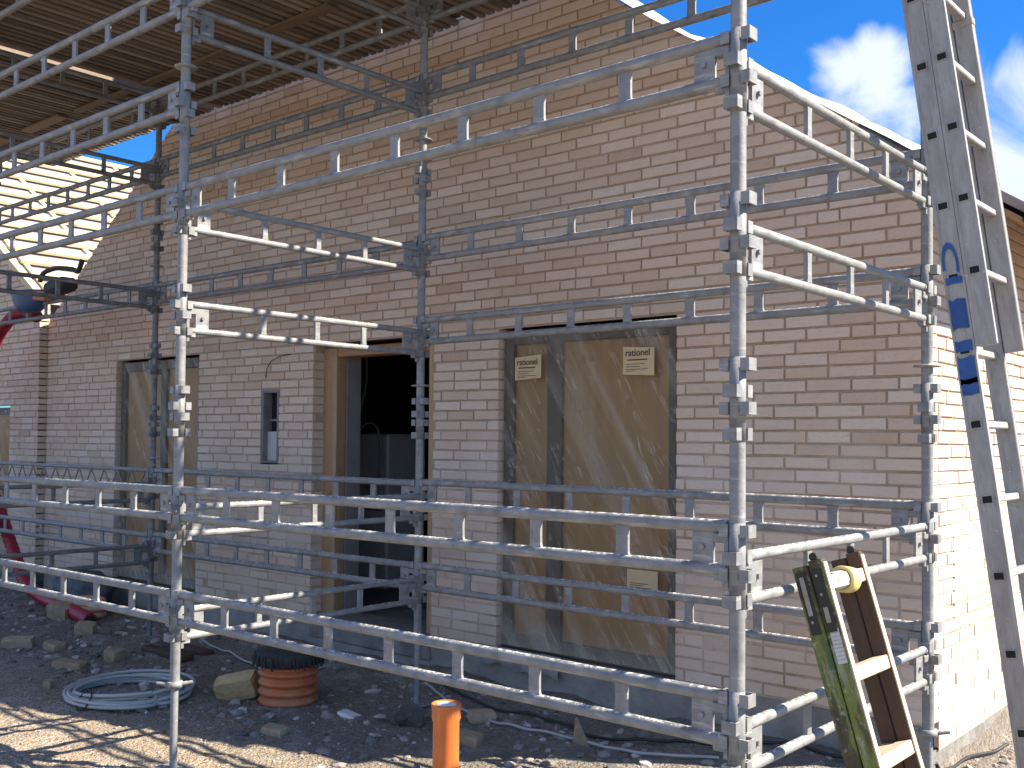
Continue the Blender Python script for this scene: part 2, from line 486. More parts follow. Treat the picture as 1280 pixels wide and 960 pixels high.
gm.box((XR-.035, .012, ZB), (XR-.005, .1145, 2.90), 1)
hb(gm, 'gable_wall', [M['brick'], M['mortar']])
# right side wall (faces +x)
sm_ = MB()
SL = 8.9
brick_wall(sm_, .115, SL, ZB-2*H, 2.86, lambda u, v, d: (XR-d, u, v), [], [], L0, 0, 8)
sm_.box((XR-.30, .32, ZB), (XR-.104, SL, 2.80), 1)
hb(sm_, 'side_wall', [M['brick'], M['mortar']])
# left return of the wall and concrete base
pm = MB()
def lumpy_box(mb, lo, hi, nx, nzs, amp, mi=0, axis='y'):
    # front sheet with small lumps, closed to the back
    vs = []; fs = []
    for i in range(nx+1):
        for j in range(nzs+1):
            x = lo[0]+(hi[0]-lo[0])*i/nx; z = lo[2]+(hi[2]-lo[2])*j/nzs
            d = amp*nz(x, z, 3.1, 3.0) + amp*.6*nz(x, z, 9.1, 9)
            vs.append((x, lo[1]+d, z))
    W = nzs+1
    for i in range(nx):
        for j in range(nzs): fs.append((i*W+j, (i+1)*W+j, (i+1)*W+j+1, i*W+j+1))
    mb.add(vs, fs, mi, None, True)
lumpy_box(pm, (XL, .012, -.35), (XR-.012, 0, ZB-.004), 260, 14, .022)
pm.add([(XL,.02,ZB-.004),(XR-.02,.02,ZB-.004),(XR-.02,.3,ZB-.004),(XL,.3,ZB-.004)], [(0,1,2,3)], 0)
pm.box((XR-.3, .03, -.35), (XR-.012, SL, ZB-2*H-.004), 0)
hb(pm, 'plinth', M['plinth'])
# roof
rf = MB()
def slope_sheet(mb, x0, z0, x1, z1, y0, y1, th, mi):
    mb.add([(x0,y0,z0),(x1,y0,z1),(x1,y1,z1),(x0,y1,z0),(x0,y0,z0-th),(x1,y0,z1-th),(x1,y1,z1-th),(x0,y1,z0-th)],
           [(0,1,2,3),(7,6,5,4),(0,4,5,1),(1,5,6,2),(2,6,7,3),(3,7,4,0)], mi)
slope_sheet(rf, XR+.42, 2.95-.688*.42+.02, APX, APZ-.0, .112, SL+.3, .05, 0)
slope_sheet(rf, APX-.002, APZ-.0, XL+.05, 2.75+.05*.713-.0, .112, SL+.3, .05, 0)
roof = hb(rf, 'roof', [M['roofgrey']])
e = MB()
for i in range(3):                                # soffit boards under the overhang, fascia
    a, b = i*.138, i*.138+.13
    e.add([(XR+a,.02,2.89-.688*a),(XR+b,.02,2.89-.688*b),(XR+b,SL,2.89-.688*b),(XR+a,SL,2.89-.688*a),(XR+a,.02,2.868-.688*a),(XR+b,.02,2.868-.688*b),(XR+b,SL,2.868-.688*b),(XR+a,SL,2.868-.688*a)],
          [(0,1,2,3),(7,6,5,4),(0,4,5,1),(1,5,6,2),(2,6,7,3),(3,7,4,0)], 0)
hb(e, 'soffit', [M['soffit']], roof)
e = MB(); e.box((XR+.424, .0, 2.575), (XR+.446, SL+.3, 2.685), 0); hb(e, 'fascia_board', [M['soffit']], roof)
# membrane along the verge, crumpled and lapping over the edge
vm = MB()
def membrane(mb, pts, w, amp, mi=0, seed=0):
    n = len(pts); K = 6; vs = []; fs = []
    for i, (x, y, z) in enumerate(pts):
        for k in range(K+1):
            t = k/K
            a = nz(x*3, t*4, seed, 1.6)
            vs.append((x + amp*.4*a, y + .14 - w*t + amp*a, z + .012 + amp*1.0*math.sin(t*math.pi)*(.6+a) - (t-.75)*.09*(t > .75)))
    for i in range(n-1):
        for k in range(K): fs.append((i*(K+1)+k, (i+1)*(K+1)+k, (i+1)*(K+1)+k+1, i*(K+1)+k+1))
    mb.add(vs, fs, mi, None, True)
xs = [XR+.10-(XR+.10-APX)*i/150 for i in range(151)]
membrane(vm, [(x, 0, verge(x)+.004 + .035*max(0, nz(x, 0, 2.2, 2.1))) for x in xs], .185, .022, 0, 4.0)
xs = [APX-(APX-XL)*i/150 for i in range(151)]
membrane(vm, [(x, 0, verge(x)-.008) for x in xs], .125, .006, 0, 7.0)
hb(vm, 'verge_membrane', [M['membrane']])
q = MB(); vs = []; fs = []
for i in range(13):
    for j in range(9):
        x = XR-.34+.44*i/12; y = -.05+.5*j/8
        vs.append((x, y-.02*nz(x, y, 3, 6), 2.95-.688*(x-XR)+.012-.05*max(0,(.06-(y+.05))/.06)+.02*nz(x, y, 1, 7)))
for i in range(12):
    for j in range(8): fs.append((i*9+j, (i+1)*9+j, (i+1)*9+j+1, i*9+j+1))
q.add(vs, fs, 0, None, True); hb(q, 'felt_strip', [M['roofgrey']], roof)
# window builder
def window(u0, u1, zb, zt, muls, name='window', lab=None):
    root = MB()
    d0, d1 = .055, .12
    for a, b in [(u0+.004, u0+.085), (u1-.085, u1-.004)] + muls: root.box((a, d0, zb), (b, d1, zt-.024), 0, None, .004)
    edges = [u0+.085] + [q for ab in muls for q in ab] + [u1-.085]
    for i in range(0, len(edges), 2):
        root.box((edges[i], d0+.001, zb), (edges[i+1], d1, zb+.09), 0, None, .004)
        root.box((edges[i], d0+.001, zt-.11), (edges[i+1], d1, zt-.024), 0, None, .004)
    o = hb(root, name, [M['frame']])
    if lab: o['label'] = lab
    for i in range(0, len(edges), 2):
        p = MB(); p.box((edges[i]-.002, .085, zb+.085), (edges[i+1]+.002, .10, zt-.105), 0); hb(p, 'board_panel', [M['board']], o)
    # foil: real wrinkled sheet
    f = MB(); nx, nzz = 70, 110; vs = []; fs = []
    for i in range(nx+1):
        for j in range(nzz+1):
            x = u0+.006+(u1-u0-.012)*i/nx; z = zb+.02+(zt-zb-.05)*j/nzz
            s = x*.86+z*.5; q = -x*.5+z*.86
            w = .007*nz(s*5, q*.9, 1.7) + .0018*nz(s*14, q*1.6, 5.5)
            top = max(0, (z-(zt-.4))/.4); w += top*.02*nz(x*5, z*6, 8.8)
            vs.append((x, .035+w, z))
    for i in range(nx):
        for j in range(nzz): fs.append((i*(nzz+1)+j, (i+1)*(nzz+1)+j, (i+1)*(nzz+1)+j+1, i*(nzz+1)+j+1))
    f.add(vs, fs, 0, None, True)
    hb(f, 'foil_sheet', [M['foil']], o)
    b = MB(); b.box((u0, .15, zb), (u1, .16, zt), 0); hb(b, 'backing', [M['black']], o)
    return o
wb = window(OP_W[0], OP_W[1], ZB+.0, L0, [(-4.10, -3.985)], lab='large double window under clear foil with paper labels')
wl = window(OP_L[0], OP_L[1], ZB+.0, L0, [(-8.62, -8.53)], lab='window covered in crumpled foil behind the scaffold posts')
def text_mesh(s, size, mat, parent, org, th=.0008, bold=0.0, sx=1.0):
    cu = bpy.data.curves.new('lettering', 'FONT'); cu.body = s; cu.size = size; cu.extrude = th; cu.offset = bold
    ob = bpy.data.objects.new('lettering', cu); COL.objects.link(ob)
    dg = bpy.context.evaluated_depsgraph_get(); me = bpy.data.meshes.new_from_object(ob.evaluated_get(dg))
    bpy.data.objects.remove(ob)
    for v in me.vertices: v.co = Vector((org[0]+v.co.x*sx, org[1]-v.co.z, org[2]+v.co.y)) - HO
    me.materials.clear(); me.materials.append(mat)
    return put('lettering', me, parent)
def sticker(u0, u1, z0, z1, tilt, word, lab):
    m = MB(); y = .013
    m.add([(u0,y,z0),(u1,y,z0+tilt),(u1,y,z1+tilt),(u0,y,z1),(u0,y+.002,z0),(u1,y+.002,z0+tilt),(u1,y+.002,z1+tilt),(u0,y+.002,z1)], [(0,1,2,3),(7,6,5,4),(0,4,5,1),(1,5,6,2),(2,6,7,3),(3,7,4,0)], 0)
    w = u1-u0; h = z1-z0
    for q, (zz, a, b, t) in enumerate([(.50,.14,.78,.008), (.36,.1,.7,.0035), (.27,.1,.55,.0035), (.17,.1,.8,.0035), (.11,.1,.4,.0035)]):
        if not word and q == 0: continue
        m.box((u0+w*a, y-.0006, z0+h*zz+tilt*a), (u0+w*b, y-.0001, z0+h*zz+t+tilt*a), 1)
    o = hb(m, 'maker_label', [M['paper'], M['ink']], wb, lab)
    if word: text_mesh(word, w*.262, M['ink'], o, (u0+w*.07, y-.0012, z0+h*.66), .0008, .0007, .98)
sticker(-3.492, -3.275, 1.965, 2.128, -.012, 'rationel', None)
sticker(-4.330, -4.115, 1.955, 2.102, .012, 'rationel', None)
sticker(-3.455, -3.245, .70, .825, .0, '', None)
# torn foil under the large window
tf = MB(); vs = []; fs = []
for i in range(41):
    for j in range(7):
        x = -4.62 + .70*i/40; z = .245 - .12*(j/6)*(1+.4*nz(x, 0, 4, 6)) - .05*i/40*0
        vs.append((x, -.012 - .03*math.sin(j/6*2.2) + .018*nz(x, z, 2, 13), z))
for i in range(40):
    for j in range(6): fs.append((i*7+j, (i+1)*7+j, (i+1)*7+j+1, i*7+j+1))
tf.add(vs, fs, 0, None, True); hb(tf, 'torn_foil', [M['underlay']])
# doorway: timber frame, block reveal, floor slab, room
dr = MB()
dr.box((-6.40, .111, .20), (-6.213, .205, L0-.03), 0, None, .004)
hbj = hb(dr, 'door_frame', [M['timber']])
q = MB(); q.box((-5.16, .06, .20), (-5.062, .26, L0-.03), 0, None, .004); hb(q, 'jamb', [M['timber']], hbj)
q = MB(); q.box((-6.21, .115, L0-.10), (-5.165, .26, L0-.028), 0, None, .004); hb(q, 'head', [M['timberx']], hbj)
q = MB(); q.box((-6.45, .21, .20), (-6.200, .345, L0-.03), 0); hb(q, 'block_reveal', [M['grey']])
q = MB()
q.box((-9.7, .32, .10), (-3.3, 4.2, .19), 0)
q.box((-6.36, -.01, .06), (-5.06, .32, .188), 0, None, .01)
hb(q, 'floor_slab', [M['plinth']])
q = MB()
q.box((-9.7, 4.0, .19), (-3.3, 4.2, 2.6), 0); q.box((-9.9, .32, .19), (-9.7, 4.2, 2.6), 0); q.box((-3.3, .32, .19), (-3.1, 4.2, 2.6), 0)
q.box((-9.9, .32, 2.6), (-3.1, 4.2, 2.7), 0)
q.box((-6.18, .9, .19), (-6.1, 1.0, .2), 0)
hb(q, 'inner_walls', [M['room']])
# niche with grey panel and frame
q = MB()
u0, u1, z0, z1 = OP_S
for bx in [((u0+.006,.008,z0+.006),(u0+.024,.10,z1-.004)), ((u1-.036,.008,z0+.006),(u1-.006,.10,z1-.004)), ((u0+.024,.009,z1-.03),(u1-.036,.10,z1-.004)), ((u0+.024,.009,z0+.006),(u1-.036,.10,z0+.022))]:
    q.box(bx[0], bx[1], 0, None, .002)
nf = hb(q, 'niche_frame', [M['grey']])
q = MB(); q.box((u0+.022,.055,z0+.02),(u1-.034,.07,z0+(z1-z0)*.43), 0, None, .004); hb(q, 'grey_panel', [M['insul']], nf)
q = MB(); q.box((u0+.02,.095,z0+.02),(u1-.03,.11,z1-.02), 0); q.box((u0+.02,.07,z0+(z1-z0)*.57),(u1-.034,.08,z0+(z1-z0)*.60), 1); hb(q, 'niche_back', [M['black'], M['grey']], nf)
# thin wire on the wall
q = MB(); q.tube([(-6.63+.0, -.004, 2.235), (-6.75,-.012,2.225), (-6.87,-.016,2.19), (-6.93,-.014,2.13), (-6.955,-.008,2.06)], .0035, 6); hb(q, 'wire_tail', [M['blackcable']])
# things in the room
b = empty('water_heater', (-7.5, 1.65, .19)); tag(b, 'pale box shaped water heater standing in the dark doorway room', 'heater')
q = MB(); q.box((-.42,-.2,0),(.42,.3,1.43), 0, None, .02); q.build('casing', M['boiler'], b)
q = MB(); q.box((-.42,-.205,.72),(.42,-.2,.726), 0); q.build('panel_seam', M['black'], b)
q = MB(); pts = []
for i in range(40):
    a = i/39*math.pi*2.2-1.2; pts.append((-7.25+.20*math.sin(a)*1.0, 1.36+.02*math.cos(a*2), 1.42+.30*math.cos(a)))
q.tube([(-7.27,1.34,2.55), (-7.26,1.34,2.1)] + pts, .010, 8)
tag(q.build('hanging_cable', M['greycable']), 'grey cable loop hanging in the dark doorway', 'cable')

# ------------------------------------------------------------------ left neighbouring house
lh = empty('neighbour_house', (-15.1, 4.4, 0))
tag(lh, 'adjoining brick house at far left with bare sunlit roof battens', 'house')
LO = Vector(lh.location)
def lb(mb, name, mats, parent=lh):
    mb.v = [tuple(Vector(p)-LO) for p in mb.v]; return mb.build(name, mats, parent)
YLW = -.085; LXR = -10.745
lplanes = [(.63, 1, 3.02+.63*(LXR-.02)), (-.63, 1, 3.02+.63*19.45)]
lw = MB()
OP_N = (-12.75, -11.39, ZB-.5, 1.90)
brick_wall(lw, -19.4, LXR, ZB, 5.8, lambda u, v, d: (u, YLW+d, v), [OP_N], lplanes, L0, 0, 21)
# the narrow return beside the main gable, its shade painted as darker bricks
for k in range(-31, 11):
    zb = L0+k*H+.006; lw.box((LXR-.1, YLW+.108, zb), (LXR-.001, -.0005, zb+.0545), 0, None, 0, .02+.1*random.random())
lw.box((LXR-.3, YLW+.112, ZB), (LXR-.012, .0, 3.0), 1)
lw.box((-19.4, YLW+.104, ZB), (OP_N[0], .2, 2.9), 1); lw.box((OP_N[1], YLW+.104, ZB), (LXR-.3, .2, 2.9), 1); lw.box((OP_N[0], YLW+.104, 1.93), (OP_N[1], .2, 2.9), 1)
pl = [(LXR-.3, 2.91), (-19.4, 2.91), (-15.1, 5.68)]
lw.add([(u, YLW+.109, v) for u, v in pl], [(0,2,1)], 1)
lb(lw, 'front_wall', [M['brick'], M['mortar']])
q = MB(); lumpy_box(q, (-19.4, YLW+.012, -.35), (LXR, 0, ZB-.004), 60, 8, .012); lb(q, 'plinth', M['plinth'])
q = MB(); q.box((-12.75, -.02, ZB), (-11.39, .03, 1.88), 0); lwn = lb(q, 'window', M['frame'])
q = MB(); q.box((-12.66, -.032, ZB+.09), (-11.48, -.021, 1.80), 0); lb(q, 'board_panel', M['board'], lwn)
q = MB(); vs = []; fs = []
for i in range(31):
    for j in range(61):
        x = -12.745+1.35*i/30; z = ZB+.02+1.63*j/60; vs.append((x, -.055+.012*nz(x*6, z*3, 3), z))
for i in range(30):
    for j in range(60): fs.append((i*61+j, (i+1)*61+j, (i+1)*61+j+1, i*61+j+1))
q.add(vs, fs, 0, None, True); lb(q, 'foil_sheet', M['foil'], lwn)
# roof: underlay, rafters strips and battens
RX0, RZ0, RX1, RZ1 = -10.80, 3.00, -15.1, 5.76
RY0, RY1 = .03, 9.0
sl = (RZ1-RZ0)/(RX1-RX0)
q = MB(); slope_sheet(q, RX0, RZ0, RX1, RZ1, RY0, RY1, .04, 0); slope_sheet(q, RX1-.002, RZ1, -19.5, 3.0, RY0, RY1, .04, 0)
lroof = lb(q, 'roof', M['underlay'])
L_ = math.hypot(RX1-RX0, RZ1-RZ0); ux, uz = (RX1-RX0)/L_, (RZ1-RZ0)/L_; nxv, nzv = (uz*1, -ux*1)
def rslab(mb, s0, s1, y0, y1, h0, h1, jz=0.0):
    P_ = lambda s, y, h: (RX0+ux*s + nxv*h, y, RZ0+uz*s + nzv*h + jz)
    mb.add([P_(s0,y0,h0),P_(s1,y0,h0),P_(s1,y1,h0),P_(s0,y1,h0),P_(s0,y0,h1),P_(s1,y0,h1),P_(s1,y1,h1),P_(s0,y1,h1)],
           [(0,1,2,3),(4,7,6,5),(0,4,5,1),(1,5,6,2),(2,6,7,3),(3,7,4,0)], 0)
for i in range(10):
    m_ = MB(); y = .06+i*.96; rslab(m_, .05, L_-.05, y, y+.06, .002, .027); lb(m_, 'counter_batten', M['batten'], lroof)
for i in range(15):
    m_ = MB(); s = .12+i*.345; rslab(m_, s, s+.085+.015*random.random(), RY0-.02*random.random(), RY1, .029, .062); lb(m_, 'batten', M['batten'], lroof)
m_ = MB(); rslab(m_, .0, L_, -.10, -.02, -.01, .05); lb(m_, 'verge_board', M['batten'], lroof)

# ------------------------------------------------------------------ scaffold
YB, YF = -.60, -2.25; XP = [-10.67, -7.62, -4.57, -1.52]
sc = empty('scaffold', (-4.57, -1.4, 0))
tag(sc, 'galvanised modular scaffold of posts and twin tube rails along the gable, decked above', 'scaffold')
SO = Vector(sc.location)
def ledger_mesh(L, plates, ends, name, r=.0205, w=.023, th=.0055):
    m = MB()
    for z in (0, -.132):
        npt = 40
        m.tube([(.03+(L-.06)*i/npt, 0, z) for i in range(npt+1)], r, 14)
    for x in plates:
        vs = []
        prof = [(-.116, 1.22), (-.104, 1.03), (-.066, 1), (-.028, 1.03), (-.016, 1.22)]
        for (zz, k) in prof: vs += [(x-w*k, -th, zz), (x+w*k, -th, zz), (x+w*k, th, zz), (x-w*k, th, zz)]
        fs = []
        for i in range(4):
            for k in range(4): fs.append((i*4+k, i*4+(k+1) % 4, (i+1)*4+(k+1) % 4, (i+1)*4+k))
        m.add(vs, fs, 0)
    for x, s in ends:
        m.box((x-.037, -.005, -.118), (x+.037, .005, -.014), 0)
        m.tube([(x, -.004, -.066), (x, -.016, -.066)], .009, 8)
        # hook tongues that drop into the pockets
        m.box((min(x+s*.04, x+s*.088), -.013, -.05), (max(x+s*.04, x+s*.088), .013, -.02), 0, None, .003)
        m.box((min(x+s*.04, x+s*.088), -.013, -.165), (max(x+s*.04, x+s*.088), .013, -.13), 0, None, .003)
        m.box((min(x+s*.076, x+s*.09), -.011, -.185), (max(x+s*.076, x+s*.09), .011, -.02), 0)
        m.tube([(x+s*.05, -.019, .0), (x+s*.05, .019, .0)], .008, 8)
    return m.mesh(name)
me_led = ledger_mesh(3.05, [.41,.785,1.155,1.525,1.90,2.27,2.635], [(.115,-1), (2.935,1)], 'ledger')
me_crs = ledger_mesh(1.65, [.486,.844,1.185], [(.115,-1), (1.535,1)], 'transom', .0168, .015, .008)
me_led.materials.append(M['galv']); me_crs.materials.append(M['galv'])
me_ledd = me_led.copy(); me_ledd.materials.clear(); me_ledd.materials.append(M['galvd'])
me_crsd = me_crs.copy(); me_crsd.materials.clear(); me_crsd.materials.append(M['galvd'])
def ledger(i, y, z, dark=False):
    o = put('ledger', me_ledd if dark else me_led, sc, Vector((XP[i], y, z))-SO)
    o.rotation_euler = (0, rad(random.uniform(-.12,.12)), 0); return o
def transom(i, z, dark=False):
    o = put('transom', me_crsd if dark else me_crs, sc, Vector((XP[i], YF, z))-SO, math.pi/2); return o
for z in (.805, 1.31, 2.805): ledger(2, YF, z)
for z in (.800, 1.305, 2.81, 3.33, 3.84): ledger(1, YF, z)
ledger(2, YF, 3.84); ledger(1, YF, 4.36, True)
for z in (.805, 1.31, 2.30, 2.81): ledger(2, YB, z)
ledger(2, YB, 3.81, True); ledger(2, YB, 4.30, True)
for z in (.795, 1.305): ledger(1, YB, z)
for z in (2.79, 3.81, 4.30): ledger(1, YB, z, True)
for z in (.785,): ledger(0, YB, z)
for z in (2.805, 3.81, 4.30): ledger(0, YB, z, True)
for z in (.715, 1.225, 2.228, 2.725, 3.72): transom(3, z)
for z in (.72, 1.225, 2.232, 2.738): transom(2, z)
for z in (3.715, 4.24): transom(2, z, True)
for z in (.705, 1.20, 2.745, 3.745, 4.33): transom(1, z, True)
for z in (.70, 2.745, 4.33): transom(0, z, True)
# zigzag lattice girder left of the second back post
m = MB()
m.tube([(.03,0,0),(3.02,0,0)], .0175, 12); m.tube([(.03,0,-.155),(3.02,0,-.155)], .0145, 12)
n = 13
for i in range(n):
    a, b = .09+2.85*i/n, .09+2.85*(i+.5)/n; c = .09+2.85*(i+1)/n
    m.tube([(a,0,-.012),(b-.012,0,-.148)], .0065, 8); m.tube([(b+.012,0,-.148),(c,0,-.012)], .0065, 8)
m.box((2.955,-.004,-.15),(2.99,.004,-.01), 0)
m.build('lattice_girder', M['galv'], sc, Vector((XP[0], YB, 1.305))-SO)
# posts
def pocket_mesh():
    m = MB(); m.lathe([(.0246,-.238),(.0252,-.238),(.0252,.018),(.0246,.018)], n=20)
    for dx, dy, zz in [(1,0,-.005), (-1,0,-.005), (1,0,-.137), (-1,0,-.137), (0,1,-.085), (0,-1,-.085), (0,1,-.215), (0,-1,-.215)]:
        a = math.atan2(dy, dx); R_ = Matrix.Translation((0,0,zz)) @ Matrix.Rotation(a, 4, 'Z')
        # open U strap
        m.box((.020,-.024,-.019), (.050,-.0185,.019), 0, R_); m.box((.020,.0185,-.019), (.050,.024,.019), 0, R_)
        m.box((.0455,-.0184,-.019), (.0505,.0184,.019), 0, R_, .0)
    return m.mesh('pocket')
me_pk = pocket_mesh(); me_pk.materials.append(M['galv'])
me_pkd = me_pk.copy(); me_pkd.materials.clear(); me_pkd.materials.append(M['galvd'])
def nut_mesh(r0=.038, arm=.085):
    m = MB(); m.lathe([(.0255,-.014),(r0,-.014),(r0,.014),(.0255,.014)], n=20)
    for s in (-1, 1):
        m.tube([(s*.03,0,0),(s*arm*.7,0,.004),(s*arm,0,.008)], .008, 8, rs=[.011,.009,.0075])
    return m.mesh('wing_nut')
me_nut = nut_mesh(); me_nut.materials.append(M['galv'])
me_nutd = me_nut.copy(); me_nutd.materials.clear(); me_nutd.materials.append(M['galvd'])
def flange_mesh():
    m = MB(); m.lathe([(.0252,-.006),(.055,-.004),(.058,.0),(.052,.004),(.0252,.008)], n=20); return m.mesh('joint_collar')
me_col = flange_mesh(); me_col.materials.append(M['galv'])
PK = [.81+.5*i for i in range(10)]
def gz(x, y):
    g = -.05 + .035*nz(x, y, 1.3, .55) + .02*nz(x, y, 5.3, 1.7)
    rub = max(0, min(1, (y+1.5)/1.2))*max(0, min(1, (x+12)/2))
    g += rub*(.03*nz(x, y, 9.1, 2.6)+.02)
    if x > -2.1: g -= .02*min(1, (x+2.1))
    if XL < x < XR and y > -.45: g += .05*max(0, (y+.45)/.45)*(.6+nz(x, 0, 4.4, 1.6))
    return g + .012*nz(x, y, 2.2, 5.5)
def post(x, y, top=5.25, cols=(), dark=False, turn=.4):
    g = gz(x, y)
    m = MB()
    seg = [.36, 1.9, 3.42, top]
    npt = 60
    m.tube([(0,0,.36+(top-.36)*i/npt) for i in range(npt+1)], .0241, 18)
    m.tube([(0,0,g+.01),(0,0,.36)], .0185, 14)
    o = m.build('post', M['galvd'] if dark else M['galv'], sc, Vector((x, y, 0))-SO)
    for z in PK:
        if z < top: put('pocket_cluster', me_pkd if dark else me_pk, o, (0,0,z))
    nn = put('wing_nut', me_nutd if dark else me_nut, o, (0,0,.365), turn)
    for z in cols: put('joint_collar', me_col, o, (0,0,z), .5)
    bp = MB(); bp.box((-.075,-.075,g+.002),(.075,.075,g+.010)); bp.build('base_plate', M['galvd'], o)
post(XP[2], YF, cols=(3.41,), turn=.9); post(XP[3], YF)
post(XP[3], YB, cols=(1.90,)); post(XP[2], YB, cols=(1.90, 3.42), turn=.2); post(XP[1], YB, cols=(1.40, 2.95), dark=True, turn=1.2)
post(XP[1], YF, cols=(3.41,)); post(XP[0], YB, dark=True); post(XP[0], YF, dark=True)
# slatted decking, three sections
def deck(x0, x1, y0, y1, z, seed):
    rng = random.Random(seed); m = MB(); x = x0
    while x < x1-.02:
        w = rng.uniform(.042, .052)
        dz0 = 0; ya = y0 + rng.uniform(-.02, .02); yb = y1 + rng.uniform(-.012, .010)
        dz = rng.uniform(-.004, .004)
        m.box((x, ya, z+dz), (min(x+w, x1), yb, z+.030+dz), 0)
        x += w + rng.uniform(.024, .034)
    d = m.build('deck_section', [M['slat']], sc); 
    for v in d.data.vertices: v.co -= SO
    t = MB(); t.box((x0+.005, y0+.03, z+.036), (x1-.005, y1-.03, z+.055), 0)
    for p in range(len(t.v)): t.v[p] = tuple(Vector(t.v[p])-SO)
    t.build('deck_board', [M['deckdark']], d)
    for yy in ([y1-.82]):
        a = x0+.08
        while a < x1-.5:
            b = min(a+rng.uniform(.5, 1.2), x1-.05)
            t = MB(); t.box((a, yy+rng.uniform(-.03,.03), z-.028), (b, yy+.095, z-.006), 0, None, .003)
            for p in range(len(t.v)): t.v[p] = tuple(Vector(t.v[p])-SO)
            t.build('cross_batten', [M['plank']], d); a = b + rng.uniform(.1, .5)
deck(-10.60, -7.68, -2.42, -.045, 4.372, 1)
deck(-7.60, -4.755, -2.42, -.045, 4.372, 2)
deck(-4.685, -2.80, -2.42, -.045, 4.372, 3)

# ------------------------------------------------------------------ ground
def axis(fine0, fine1, step, far):
    a = []; x = fine0; 
    while x <= fine1+1e-6: a.append(x); x += step
    d = step; x = fine1
    while x < far: d *= 1.35; x += d; a.append(x)
    d = step; x = fine0; L = []
    while x > -far: d *= 1.35; x -= d; L.append(x)
    return L[::-1] + a
gx = axis(-11.6, -.4, .035, 260); gy = axis(-3.3, .35, .03, 260)
vs = []; fs = []
for x in gx:
    for y in gy:
        near = (-12 < x < 0.5 and -4.5 < y < 1)
        z = gz(x, y) + (.006*nz(x, y, 7.7, 16)+.004*nz(x, y, 1.7, 34) if near else 0)
        if near and y > -1.9 and x < -1.9:
            z += .018*max(0, nz(x, y, 3.9, 7.0))*min(1, (y+1.9))
        vs.append((x, y, z))
NY = len(gy)
for i in range(len(gx)-1):
    for j in range(NY-1): fs.append((i*NY+j, (i+1)*NY+j, (i+1)*NY+j+1, i*NY+j+1))
g = MB(); g.add(vs, fs, 0, .5, True)
go = g.build('ground', M['soil']); go['kind'] = 'structure'

# loose gravel and rubble
def stone(mb, x, y, s, mi=0, flat=.6, rng=random, sink=.3, rnd=None):
    bm = bmesh.new(); bmesh.ops.create_icosphere(bm, subdivisions=1, radius=1)
    a = rng.uniform(0, 6.28); sx, sy, sz = s*rng.uniform(.7,1.35), s*rng.uniform(.6,1.0), s*flat*rng.uniform(.5,1.1)
    R_ = Matrix.Rotation(a, 3, 'Z') @ Matrix.Rotation(rng.uniform(-.4,.4), 3, 'X')
    z = gz(x, y)
    vs = []
    for v in bm.verts:
        p = v.co*rng.uniform(.72, 1.12); p = R_ @ Vector((p.x*sx, p.y*sy, p.z*sz)); vs.append((x+p.x, y+p.y, z+p.z+sz*(1-sink*2)*.5))
    bm.verts.index_update(); fs = [[v.index for v in f.verts] for f in bm.faces]; bm.free()
    mb.add(vs, fs, mi, rng.random() if rnd is None else rnd)
rng = random.Random(5); st = MB()
for i in range(5200):                              # rubble in the shade by the wall
    x = rng.uniform(-11.3, -1.75); y = rng.uniform(-1.75, -.05)
    s = .005 + .050*rng.random()**5
    if nz(x, y, 4.2, 1.4) < -.12 and rng.random() < .7: continue
    stone(st, x, y, s, rng=rng, flat=.55)
for i in range(240):
    x = rng.gauss(-4.4, .7); y = rng.uniform(-1.3, -.15); stone(st, x, y, .008+.035*rng.random()**3, rng=rng, flat=.6)
for i in range(2400):
    x = rng.uniform(-8.5, -2.2); y = rng.uniform(-2.75, -1.4); stone(st, x, y, .005+.010*rng.random()**2, rng=rng, rnd=.35+.65*rng.random())
for i in range(900):
    x = rng.uniform(-2.2, -1.0); y = rng.uniform(-.6, 2.6)
    if x < XR+.03 and y > -.05: continue
    stone(st, x, y, .008+.025*rng.random()**3, rng=rng, rnd=.2+.7*rng.random())
so = st.build('gravel', M['stone']); so['kind'] = 'stuff'
tag(so, 'loose gravel and small rubble strewn over the ground', 'gravel')

def rough_block(name, x, y, dims, rotz, tilt, mat, label, cat, dz=0.0, rough=.006, group=None):
    bm = bmesh.new(); bmesh.ops.create_cube(bm, size=1)
    bmesh.ops.subdivide_edges(bm, edges=list(bm.edges), cuts=3, use_grid_fill=True)
    rr = None
    for v in bm.verts:
        c = v.co.copy(); co = Vector((c.x*dims[0], c.y*dims[1], c.z*dims[2]))
        corner = sum(abs(abs(q)-.5) < 1e-4 for q in c)
        sh = 1 - .045*(corner >= 2) - .05*(corner == 3)
        v.co = co*sh + Vector((nz(co.x+x, co.y+y, co.z, 30), nz(co.x+y, co.z, co.y, 30), nz(co.z, co.y+x, co.x, 30)))*rough
    m = MB(); bm.verts.index_update(); m.add([v.co.copy() for v in bm.verts], [[v.index for v in f.verts] for f in bm.faces], 0); bm.free()
    o = m.build(name, mat); o.location = (x, y, gz(x, y)+dims[2]*.42+dz); o.rotation_euler = (tilt[0], tilt[1], rotz)
    return tag(o, label, cat, group)
rough_block('brick', -7.08, -1.52, (.23,.11,.055), .5, (0,.05), M['yellowbrick'], 'long brown brick lying just left of and behind the cable coil', 'brick', group='loose bricks among the rubble')
rough_block('brick', -7.02, -1.22, (.115,.11,.09), .2, (.1,.1), M['yellowbrick'], 'tan half brick standing behind the cable coil', 'brick', group='loose bricks among the rubble')
rough_block('brick', -8.11, -1.42, (.23,.11,.08), .9, (.1,0), M['yellowbrick'], 'tan brick at the far left edge of the rubble', 'brick', group='loose bricks among the rubble')
